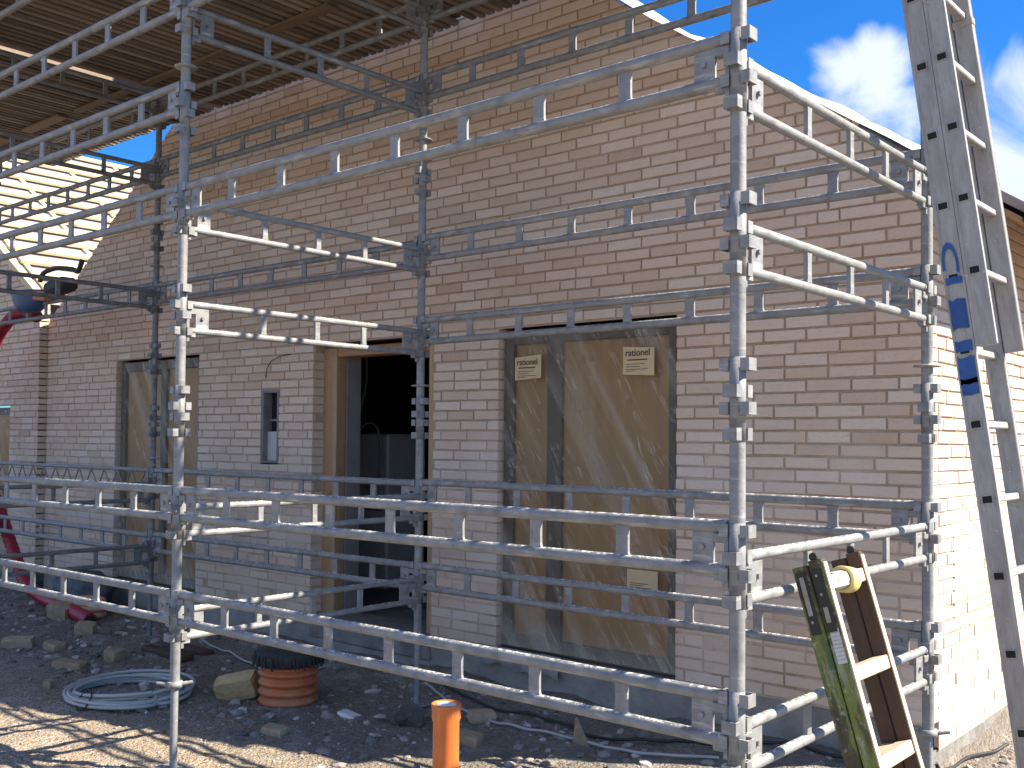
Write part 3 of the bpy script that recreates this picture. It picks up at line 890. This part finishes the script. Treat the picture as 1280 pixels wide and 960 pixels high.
rough_block('brick', -7.80, -1.28, (.16,.11,.06), .1, (0,.1), M['yellowbrick'], 'short tan brick beside the far left brick', 'brick', group='loose bricks among the rubble')
rough_block('brick', -4.74, -1.52, (.13,.09,.045), .35, (.06,.1), M['yellowbrick'], 'pale broken brick at the shadow edge in front of the orange drum', 'brick', group='loose bricks among the rubble')
rough_block('brick', -3.84, -.93, (.16,.10,.06), .3, (.1,.1), M['yellowbrick'], 'brown brick close to the right of the upright orange pipe', 'brick', group='loose bricks among the rubble')
rough_block('brick', -4.02, -.62, (.15,.09,.06), 1.1, (.1,.05), M['yellowbrick'], 'dark tan brick further behind the upright orange pipe', 'brick', group='loose bricks among the rubble')
rough_block('wooden_offcut', -6.95, -.70, (.62,.10,.05), .05, (0,0), M['brown'], 'dark length of wood lying behind the left front post, nearer the wall', 'wood')
rough_block('wooden_offcut', -6.83, -.92, (.55,.10,.05), .02, (0,0), M['brown'], 'dark length of wood lying just in front of its twin, nearer the cable coil', 'wood')
rough_block('stone', -6.64, -1.88, (.055,.04,.06), .4, (.1,.1), M['yellowbrick'], 'small pale stone left of the cable coil', 'stone')
rough_block('stone', -4.70, -1.01, (.14,.09,.022), .3, (0,.25), M['membrane'], 'flat white shard lying right of the orange drum', 'stone')
rough_block('stone', -4.30, -.92, (.15,.12,.10), .7, (.7,.5), M['stone'], 'grey lump of mortar between the drum and the upright pipe', 'rubble', 0, .03)
rough_block('stone', -9.0, -.62, (.26,.18,.15), .2, (.2,.1), M['yellowbrick'], 'tan lump of stone under the lower end of the red duct', 'stone')
rough_block('stone', -8.15, -.86, (.15,.12,.1), .8, (.2,.1), M['yellowbrick'], 'tan stone just below the cut end of the red duct', 'stone')
# pointed tile shard
m = MB(); m.add([(-.05,0,0),(.06,.01,0),(-.03,.0,.16),(-.05,.02,0),(.06,.03,0),(-.03,.02,.16)], [(0,1,2),(5,4,3),(0,3,4,1),(1,4,5,2),(2,5,3,0)], 0)
o = m.build('tile_shard', M['yellowbrick'], None, (-3.32, -.62, gz(-3.32,-.62)-.02)); tag(o, 'pointed pale tile shard standing upright near the big window', 'shard')

# ------------------------------------------------------------------ mineral wool block, drum, pipes, coil
o = rough_block('insulation_block', -5.60, -1.17, (.27,.13,.14), .55, (.35,-.22), M['tan'], 'tan offcut of insulation leaning against the orange corrugated drum', 'insulation', .02, .016)
dr = empty('manhole_shaft', (-5.28, -1.02, gz(-5.28,-1.02)-.02)); tag(dr, 'squat orange corrugated shaft with black cover among the rubble', 'shaft')
m = MB(); prof = [(.172, -.05)]
for i in range(5):
    z = .015+i*.058
    prof += [(.158, z), (.160, z+.008), (.180, z+.018), (.184, z+.028), (.180, z+.040), (.160, z+.050)]
prof += [(.158, .315), (.150, .315), (.150, .0)]
m.lathe(prof, n=48); m.build('corrugated_body', M['orange2'], dr)
m = MB(); pr = []
m.lathe([(.155,.27),(.196,.265),(.205,.275),(.206,.325),(.196,.348),(.12,.356),(.001,.357)], n=40)
for k in range(46):
    a = k*2*math.pi/46 + random.uniform(-.05,.05); rr = .206
    m.tube([(rr*math.cos(a), rr*math.sin(a), .338), ((rr+.012)*math.cos(a), (rr+.012)*math.sin(a), .30), ((rr+.010)*math.cos(a+.05), (rr+.01)*math.sin(a+.05), .262+random.uniform(-.01,.012))], .005, 5)
m.build('rubber_cover', M['rubber'], dr)
m = MB(); m.tube([(-.30,-.20,.03),(-.33,-.24,.0)], .05, 12)
pp = empty('drain_pipe', (-3.035, -1.93, gz(-3.035,-1.93)-.05)); tag(pp, 'smooth orange drain pipe standing upright in the foreground gravel', 'pipe')
ZT = .475 - pp.location.z
m = MB(); m.lathe([(.055, 0), (.055, ZT-.075), (.0605, ZT-.062), (.0605, ZT-.018), (.0635, ZT-.012), (.0635, ZT-.002), (.058, ZT), (.053, ZT-.01), (.053, ZT-.05)], n=40); m.build('tube', M['orange'], pp)
m = MB(); vs = []; R_ = 10
m.lathe([(.0525, ZT-.02), (.045, ZT-.006), (.025, ZT+.002), (.0005, ZT-.003)], n=24); m.build('foam_plug', M['membrane'], pp)
# coil of grey-blue cable
cm = MB(); rng = random.Random(3); pts = []
for i in range(9*40):
    a = i/40*2*math.pi; k = i//40
    rr = .33 + .035*math.sin(k*2.3) + .012*math.sin(a*2+k); 
    pts.append((rr*1.10*math.cos(a)+.02*math.sin(k*1.7), rr*math.sin(a)+.02*math.cos(k*2.1), .018+.0095*k*(.6+.4*math.sin(a+k))))
pts = [(p[0]-.10*max(0, 1-i/30.), p[1]-.12*max(0, 1-i/30.), p[2]) for i, p in enumerate(pts)]
cm.tube(pts, .0115, 8)
co = empty('cable_coil', (-6.10, -1.63, gz(-6.1,-1.63))); tag(co, 'coil of pale grey cable lying on dark soil beside the left front post', 'cable')
cm.build('loops', M['cable'], co)
m = MB(); m.tube([(.09+.06*math.cos(t_), -.335+.035*math.sin(t_)*1.0, .05+.055*math.sin(t_)) for t_ in [i/14*2*math.pi for i in range(14)]], .005, 6, closed=True); m.build('tie', M['blackcable'], co)
# loose cables
def gcable(pts, r, mat, label, name='cable', lift=0.0):
    out = []; N = 14
    for i in range(len(pts)-1):
        p0 = pts[max(i-1,0)]; p1 = pts[i]; p2 = pts[i+1]; p3 = pts[min(i+2, len(pts)-1)]
        for k in range(N):
            t = k/N
            q = [0.5*((2*p1[d]) + (-p0[d]+p2[d])*t + (2*p0[d]-5*p1[d]+4*p2[d]-p3[d])*t*t + (-p0[d]+3*p1[d]-3*p2[d]+p3[d])*t**3) for d in (0,1)]
            out.append((q[0], q[1], gz(*q)+r+.012+lift+.01*nz(q[0],q[1],1,6)))
    m = MB(); m.tube(out, r, 7); o = m.build(name, mat); return tag(o, label, 'cable')
gcable([(-5.0,-.18),(-4.4,-.33),(-4.0,-.40),(-3.54,-.42),(-3.1,-.43),(-2.75,-.24),(-2.4,-.10),(-2.0,-.12),(-1.72,.1),(-1.68,.6),(-1.62,.95)], .0085, M['blackcable'], 'black cable running along the foot of the wall to the corner')
gcable([(-4.8,-.30),(-4.3,-.52),(-3.9,-.62),(-3.4,-.60),(-2.9,-.56),(-2.6,-.40)], .008, M['greycable'], 'thinner grey cable lying in front of the black one')
gcable([(-7.05,-.48),(-6.7,-.52),(-6.35,-.60),(-5.9,-.72),(-5.55,-.82)], .008, M['greycable'], 'pale thin cable running from behind the left post to the drum')
# red duct: arched top end and long leg down to the ground
pts = [(-10.04,-.44,2.73),(-10.25,-.45,2.78),(-10.47,-.46,2.77),(-10.70,-.47,2.66),(-10.90,-.48,2.48),(-11.08,-.48,2.2),(-11.18,-.48,1.8),(-11.12,-.47,1.4),(-10.92,-.47,1.08),(-10.72,-.46,.83),(-10.42,-.45,.45),(-10.10,-.47,.17),(-9.7,-.50,.07),(-9.25,-.55,.045),(-8.75,-.62,.03),(-8.42,-.68,.02)]
def smoothpath(pts, N=8):
    out = []
    for i in range(len(pts)-1):
        p0 = pts[max(i-1,0)]; p1 = pts[i]; p2 = pts[i+1]; p3 = pts[min(i+2, len(pts)-1)]
        for k in range(N):
            t = k/N
            out.append(tuple(0.5*((2*p1[d]) + (-p0[d]+p2[d])*t + (2*p0[d]-5*p1[d]+4*p2[d]-p3[d])*t*t + (-p0[d]+3*p1[d]-3*p2[d]+p3[d])*t**3) for d in range(3)))
    return out + [pts[-1]]
pth = smoothpath(pts, 30)
m = MB(); m.tube(pth, .055, 16, rs=[.058 + (.0025 if i % 4 < 2 else -.0025) for i in range(len(pth))])
rd = empty('red_duct', (-9.7,-.5,0)); tag(rd, 'long red plastic duct arching down from the left wall to the ground', 'duct')
m.v = [tuple(Vector(p)-Vector(rd.location)) for p in m.v]; m.build('hose', M['red'], rd)
e_ = Vector(pth[-1]); d_ = (e_-Vector(pth[-3])).normalized()
m = MB(); m.tube([e_+d_*.001-Vector(rd.location), e_+d_*.004-Vector(rd.location)], .046, 16); m.build('open_end', M['black'], rd)
m = MB()
for k in range(3): 
    m.tube([(.16*math.cos(a), .10*math.sin(a), .035+k*.055) for a in [i/28*2*math.pi for i in range(28)]], .032, 10, closed=True)
o = m.build('hose_coil', M['peach'], None, (-8.85, -.47, gz(-8.85,-.47))); tag(o, 'coil of peach coloured hose under the red duct', 'hose')
bm = bmesh.new(); bmesh.ops.create_icosphere(bm, subdivisions=4, radius=1)
m = MB(); vs = []
for v in bm.verts:
    c = v.co; k = 1+.16*nz(c.x, c.y, c.z, 2.2)+.08*nz(c.x, c.y, c.z, 6)
    vs.append((c.x*.42*k, c.y*.2*k, max(-.02, .16+c.z*.19*k)))
bm.verts.index_update(); m.add(vs, [[v.index for v in f.verts] for f in bm.faces], 0, None, True); bm.free()
o = m.build('tarpaulin_bundle', M['darkbag'], None, (-9.35, -.27, gz(-9.35,-.27))); tag(o, 'dark blue tarpaulin bundle lying against the wall behind the red duct', 'tarpaulin')

# mortar tub with tools on the left rails
tb = empty('mortar_tub', (-9.78, -.62, 2.80)); tag(tb, 'blue mortar tub with tools resting on the scaffold rails at the left eave', 'tub')
m = MB(); vs = []; n = 28; prof = [(.12,-.09),(.19,-.03),(.225,.06),(.235,.09),(.243,.09),(.215,.05),(.13,-.06)]
for (r_, z_) in prof:
    for k in range(n):
        a = 2*math.pi*k/n; vs.append((r_*1.25*math.cos(a), r_*.62*math.sin(a), z_+.03))
fs = [(i*n+k, i*n+(k+1) % n, (i+1)*n+(k+1) % n, (i+1)*n+k) for i in range(len(prof)-1) for k in range(n)] + [tuple(range(n-1,-1,-1))]
m.add(vs, fs, 0, None, True); m.build('tub_shell', M['bluetub'], tb)
m = MB(); m.box((.05,-.08,.05),(.42,.08,.14), 0, Matrix.Rotation(.12,4,'Y'), .01); m.build('brick_in_tub', M['clay'], tb)
m = MB(); m.box((.44,-.10,.0),(.78,.08,.12), 0, Matrix.Rotation(-.1,4,'Y'), .03); m.build('tool_box', M['rubber'], tb)
m = MB(); m.tube(smoothpath([(.22,-.02,.20),(.28,-.02,.27),(.48,0,.30),(.74,.02,.27),(.86,.02,.24),(.93,.02,.33)], 6), .022, 10, rs=None); m.build('handle', M['rubber'], tb)

# ------------------------------------------------------------------ aluminium extension ladder
YN, YFAR = -1.10, -.745
def xl(z): return -1.02 + (-1.36+1.02)*(z-.56)/(2.98-.56)       # axis of rung holes, main section
lean = math.atan2(.34, 2.42); ca, sa_ = math.cos(lean), math.sin(lean)
gzl = gz(-.92, -.9)
lad = empty('extension_ladder', (xl(gzl), (YN+YFAR)/2, gzl)); tag(lad, 'tall aluminium extension ladder with blue paint leaning beside the sunlit side wall', 'ladder')
lad.rotation_euler = (0, -lean, 0)
s_of = lambda z: (z-gzl)/ca
def section(name, s0, s1, xo, wfar, first, holes_blue=False, hw=.036):
    m0 = bpy.data.objects.new(name, None); COL.objects.link(m0); m0.parent = lad
    half = (YFAR-YN)/2
    for side in (-1, 1):
        m = MB(); y = side*half; t_ = .0125
        # box-rail with raised lips at both edges
        m.box((xo-hw, y-t_, s0), (xo+hw, y+t_, s1), 0, None, .003)
        for e0, e1 in ((-hw-.001, -hw+.011), (hw-.011, hw+.001)):
            m.box((xo+e0, y+side*(t_-.001)-.0025, s0), (xo+e1, y+side*(t_-.001)+.0025, s1), 0)
        o = m.build('stile', [M['alu']], m0)
        for zh in first:
            if s0+.02 < zh < s1-.02:
                h = MB(); yy = y+side*(t_+.0008)
                a, b = .0165, .0125
                h.box((xo-a, yy-.0012, zh-b), (xo+a, yy+.0012, zh+b), 0); h.build('rung_end', [M['black']], o)
                for q_ in ((xo-a-.004, zh-b-.004, xo-a, zh+b+.004), (xo+a, zh-b-.004, xo+a+.004, zh+b+.004), (xo-a, zh-b-.004, xo+a, zh-b), (xo-a, zh+b, xo+a, zh+b+.004)):
                    h2 = MB(); 
                h2 = MB()
                for q_ in ((xo-a-.004, zh-b-.004, xo-a, zh+b+.004), (xo+a, zh-b-.004, xo+a+.004, zh+b+.004), (xo-a, zh-b-.004, xo+a, zh-b), (xo-a, zh+b, xo+a, zh+b+.004)):
                    h2.box((q_[0], yy-.003, q_[1]), (q_[2], yy+.002, q_[3]), 0)
                h2.build('rung_collar', [M['alu']], o)
        if side == -1 and holes_blue:
            b = MB(); yy = y-t_-.0042
            def dab(zc, pts2, hgt):
                vs = []; n_ = 18
                for i in range(n_+1):
                    u = -.030+.060*i/n_
                    top = hgt*(1+.35*nz(u*40, zc, 1)); bot = -hgt*(1+.35*nz(u*40, zc, 9))
                    vs += [(xo+u, yy, zc+bot), (xo+u, yy, zc+top)]
                b.add(vs, [(2*i, 2*i+2, 2*i+3, 2*i+1) for i in range(n_)], 0)
            for zc, hg in ((s_of(2.05), .055), (s_of(1.84), .05), (s_of(1.80)-.02, .03)): dab(zc, None, hg)
            # ring stroke round one rung end
            zc = s_of(2.245); vs = []; n_ = 26
            for i in range(n_+1):
                a = -0.5 + 3.9*i/n_
                cx_, cz_ = .026*math.cos(a), .075*math.sin(a)
                vs += [(xo-.004+cx_*.78, yy, zc-.01+cz_*.80), (xo-.004+cx_*1.15, yy, zc-.01+cz_*1.12)]
            b.add(vs, [(2*i, 2*i+2, 2*i+3, 2*i+1) for i in range(n_)], 0)
            for zc, hg in ((s_of(2.175), .013), (s_of(1.93), .02)): dab(zc, None, hg)
            b.build('blue_paint', [M['blue']], o)
    for zh in first:
        if s0+.02 < zh < s1-.02:
            m = MB(); m.box((xo-.0155, -half+.0135, zh-.0135), (xo+.0155, half-.0135, zh+.0135), 0, None, .004); m.build('rung', [M['alu']], m0)
    return m0
zh0 = s_of(.56)
rungs = [zh0 + .2735*i*1.0 for i in range(-3, 20)]
section('base_section', .0, 5.2, 0.0, 0, rungs, True)
s2 = section('sliding_section', s_of(1.92), 5.6, .076, 0, [r_+.012 for r_ in rungs])
for side in (-1, 1):
    m = MB(); m.box((.036, side*.1775-.018, s_of(3.24)), (.116, side*.1775+.018, s_of(3.24)+.03), 0, None, .003); m.build('guide_bracket', [M['alu']], s2)

# ------------------------------------------------------------------ wooden step ladder
YS0, YS1 = -1.90, -1.60
zt, ztx = 1.19, -1.455
lean2 = math.atan2(.19, .64)
gs = gz(-1.1, -1.7)
stl = empty('wooden_ladder', (ztx + (zt-gs)*math.tan(lean2), (YS0+YS1)/2, gs)); tag(stl, 'worn green and brown wooden ladder leaning on the scaffold rail at lower right', 'ladder')
stl.rotation_euler = (0, -lean2, 0)
LL = (zt-gs)/math.cos(lean2)
def board(m, x0, x1, y0, y1, s0, s1, topround=.012):
    m.box((x0, y0, s0), (x1, y1, s1), 0, None, .003)
hy = (YS1-YS0)/2
for side in (-1, 1):
    y0, y1 = (side*hy-.014, side*hy+.014)
    for k, (a, b) in enumerate(((-.056, -.0025), (.0025, .052))):
        m = MB(); board(m, a, b, y0, y1, 0, LL - (.012 if k == 0 else 0) + .0)
        s_ = m.build('stile', [M['green'] if side < 0 else M['brown']], stl)
        if k == 1:
            m = MB(); m.box((b-.0005, y0+.002, .01), (b+.004, y1-.002, LL-.012), 0); m.build('sunlit_edge', [M['rawwood']], s_)  # sunlit side of the stile painted as a pale strip
            m = MB(); m.tube([(.02, side*hy-.004, LL+.01), (.02, side*hy+.006, LL+.01)], .014, 10); m.build('pivot_knob', [M['darksteel']], s_)
    if side < 0:
        y = y0
        for k, xx in enumerate((-.030, .024)):
            m = MB(); L2 = .21
            m.box((xx-.0175, y-.004, LL-L2-.02), (xx+.0175, y-.0005, LL-.03), 0, None, .001)
            hp = m.build('hinge_plate', [M['darksteel']], stl)
            m = MB(); m.box((xx-.008, y-.0075, LL-.17 if k == 0 else LL-.20), (xx+.008, y-.0041, LL-.045 if k == 0 else LL-.15), 0, None, .001); m.build('hinge_strap', [M['steel']], hp)
            m = MB()
            for zz in (LL-.05, LL-.11, LL-.19): m.tube([(xx,y-.009,zz),(xx,y-.003,zz)], .005, 8)
            m.build('rivet', [M['steel']], hp)
        m = MB()
        for k in range(9):
            zz = LL-.22-.012*k; w = .011*(1+.5*nz(k*1.3, 0, 2))
            m.add([(.014,y-.0012,zz-.013),(.046,y-.0012,zz-.013),(.046,y-.0012,zz),(.014,y-.0012,zz)], [(0,1,2,3)], 0)
        m.build('worn_sticker', [M['insul']], stl)
rung_s = []
for zz in (.345-.05, .57, .835, 1.115):
    s = (zz-gs)/math.cos(lean2); rung_s.append(s)
for i, s in enumerate(rung_s):
    m = MB(); m.box((.002, -hy+.0145, s-.022), (.050, hy-.0145, s+.022), 0, None, .003)
    o = m.build('rung', [M['rawwood']], stl)
    if i < 2:
        m = MB(); m.box((-.05, -hy+.0145, s-.012), (-.004, hy-.0145, s+.018), 0, None, .003); m.build('rung', [M['rawwood']], stl)
    if i == 3:
        m = MB(); m.tube([(.024,-hy+.07+.013*k,s) for k in range(15)], .030, 18); m.build('foam_wrap', [M['insul']], o)
tp = MB(); tp.lathe([(.0315,-.035),(.044,-.035),(.044,.035),(.0315,.035),(.0315,-.035)], n=28)
s = rung_s[3]
tpo = tp.build('tape_roll', [M['tape']])
Mx = Matrix.Translation(stl.location) @ Matrix.Rotation(-lean2, 4, 'Y')
tpo.location = Mx @ Vector((.022, .035, s-.003)); tpo.rotation_euler = (rad(82), 0, rad(4)); tag(tpo, 'yellow tape roll hanging on the top rung of the wooden ladder', 'tape')

# ------------------------------------------------------------------ camera
cam = bpy.data.cameras.new('camera'); co_ = bpy.data.objects.new('camera', cam); COL.objects.link(co_)
r = Vector((0.759805, 0.650088, 0.008996)); u = Vector((0.012279, -0.028183, 0.999527)); f = Vector((-0.650035, 0.759336, 0.029396))
mt = Matrix(((r.x,u.x,-f.x,0),(r.y,u.y,-f.y,-5.072),(r.z,u.z,-f.z,1.5701),(0,0,0,1)))
co_.matrix_world = mt
cam.sensor_width = 36; cam.lens = 36*1298.94/1280; cam.shift_y = 32.29/1280; cam.clip_end = 2000; cam.clip_start = .05
scene.camera = co_

# ------------------------------------------------------------------ light
EL = rad(40); AZ = math.atan2(.497, .867)
sd = Vector((math.cos(EL)*math.cos(AZ), math.cos(EL)*math.sin(AZ), math.sin(EL)))
sun = bpy.data.lights.new('sun', 'SUN'); sun.energy = 4.7; sun.angle = rad(.53); sun.color = (1, .88, .70)
suno = bpy.data.objects.new('sun', sun); COL.objects.link(suno); suno.location = (8, 6, 12)
suno.rotation_euler = (-sd).to_track_quat('-Z', 'Y').to_euler()
w = bpy.data.worlds.new('World'); scene.world = w; w.use_nodes = True
t = w.node_tree; bg = t.nodes['Background']
sky = t.nodes.new('ShaderNodeTexSky'); sky.sky_type = 'NISHITA'; sky.sun_disc = False
sky.sun_elevation = EL; sky.sun_rotation = math.pi/2 - AZ; sky.air_density = 1.0; sky.dust_density = .6; sky.ozone_density = 2.5
hs = t.nodes.new('ShaderNodeHueSaturation'); hs.inputs['Saturation'].default_value = 1.3; t.links.new(sky.outputs[0], hs.inputs['Color'])
tn = t.nodes.new('ShaderNodeMix'); tn.data_type = 'RGBA'; tn.blend_type = 'MULTIPLY'; tn.inputs[0].default_value = 1; t.links.new(hs.outputs[0], tn.inputs[6]); tn.inputs[7].default_value = (.24,.55,.84,1)
tc = t.nodes.new('ShaderNodeTexCoord')
def wn(ty, **k):
    q = t.nodes.new(ty)
    for a, b in k.items(): setattr(q, a, b)
    return q
nrm = wn('ShaderNodeVectorMath', operation='NORMALIZE'); t.links.new(tc.outputs['Generated'], nrm.inputs[0])
nn = wn('ShaderNodeTexNoise'); nn.inputs['Scale'].default_value = 13; nn.inputs['Detail'].default_value = 8; nn.inputs['Roughness'].default_value = .55; nn.inputs['Distortion'].default_value = .5
t.links.new(nrm.outputs[0], nn.inputs['Vector'])
acc = None
for d, w0, w1, k in [((-.3555,.881,.312), .075, .02, 1.0), ((-.335,.8975,.2865), .07, .015, .85), ((-.25,.925,.285), .085, .02, .95), ((-.243,.94,.24), .075, .02, .9), ((-.395,.858,.327), .02, .005, .4), ((.5,.6,.35), .5, .2, .7), ((.1,-.8,.5), 1.0, .5, .75), ((-.9,-.5,.4), .6, .3, .75), ((.8,-.5,.4), .6, .3, .7), ((-.2,-.4,.9), .55, .2, .6)]:  # clouds behind the camera are unseen, added to whiten the ambient light
    ds = wn('ShaderNodeVectorMath', operation='DISTANCE'); t.links.new(nrm.outputs[0], ds.inputs[0]); ds.inputs[1].default_value = Vector(d).normalized()
    mr = wn('ShaderNodeMapRange', interpolation_type='SMOOTHSTEP'); t.links.new(ds.outputs['Value'], mr.inputs[0])
    mr.inputs[1].default_value = w0; mr.inputs[2].default_value = w1; mr.inputs[3].default_value = 0; mr.inputs[4].default_value = k
    if acc is None: acc = mr.outputs[0]
    else:
        mx = wn('ShaderNodeMath', operation='MAXIMUM'); t.links.new(acc, mx.inputs[0]); t.links.new(mr.outputs[0], mx.inputs[1]); acc = mx.outputs[0]
am = wn('ShaderNodeMapRange'); am.clamp = False; t.links.new(nn.outputs['Fac'], am.inputs[0]); am.inputs[1].default_value = .25; am.inputs[2].default_value = .75
ad = wn('ShaderNodeMath', operation='ADD'); t.links.new(am.outputs[0], ad.inputs[0]); t.links.new(acc, ad.inputs[1])
cr = wn('ShaderNodeMapRange', interpolation_type='SMOOTHSTEP'); t.links.new(ad.outputs[0], cr.inputs[0]); cr.inputs[1].default_value = .86; cr.inputs[2].default_value = 1.62; cr.inputs[4].default_value = .85
mixc = wn('ShaderNodeMix', data_type='RGBA'); t.links.new(cr.outputs[0], mixc.inputs[0]); t.links.new(tn.outputs[2], mixc.inputs[6]); mixc.inputs[7].default_value = (4.0, 4.25, 4.8, 1)
t.links.new(mixc.outputs[2], bg.inputs['Color']); bg.inputs['Strength'].default_value = .088
scene.view_settings.view_transform = 'Standard'; scene.view_settings.look = 'None'; scene.view_settings.gamma = 1
scene.view_settings.exposure = 1.6
scene.render.engine = 'CYCLES'
scene.cycles.max_bounces = 6; scene.cycles.diffuse_bounces = 4; scene.cycles.glossy_bounces = 2; scene.cycles.transparent_max_bounces = 8
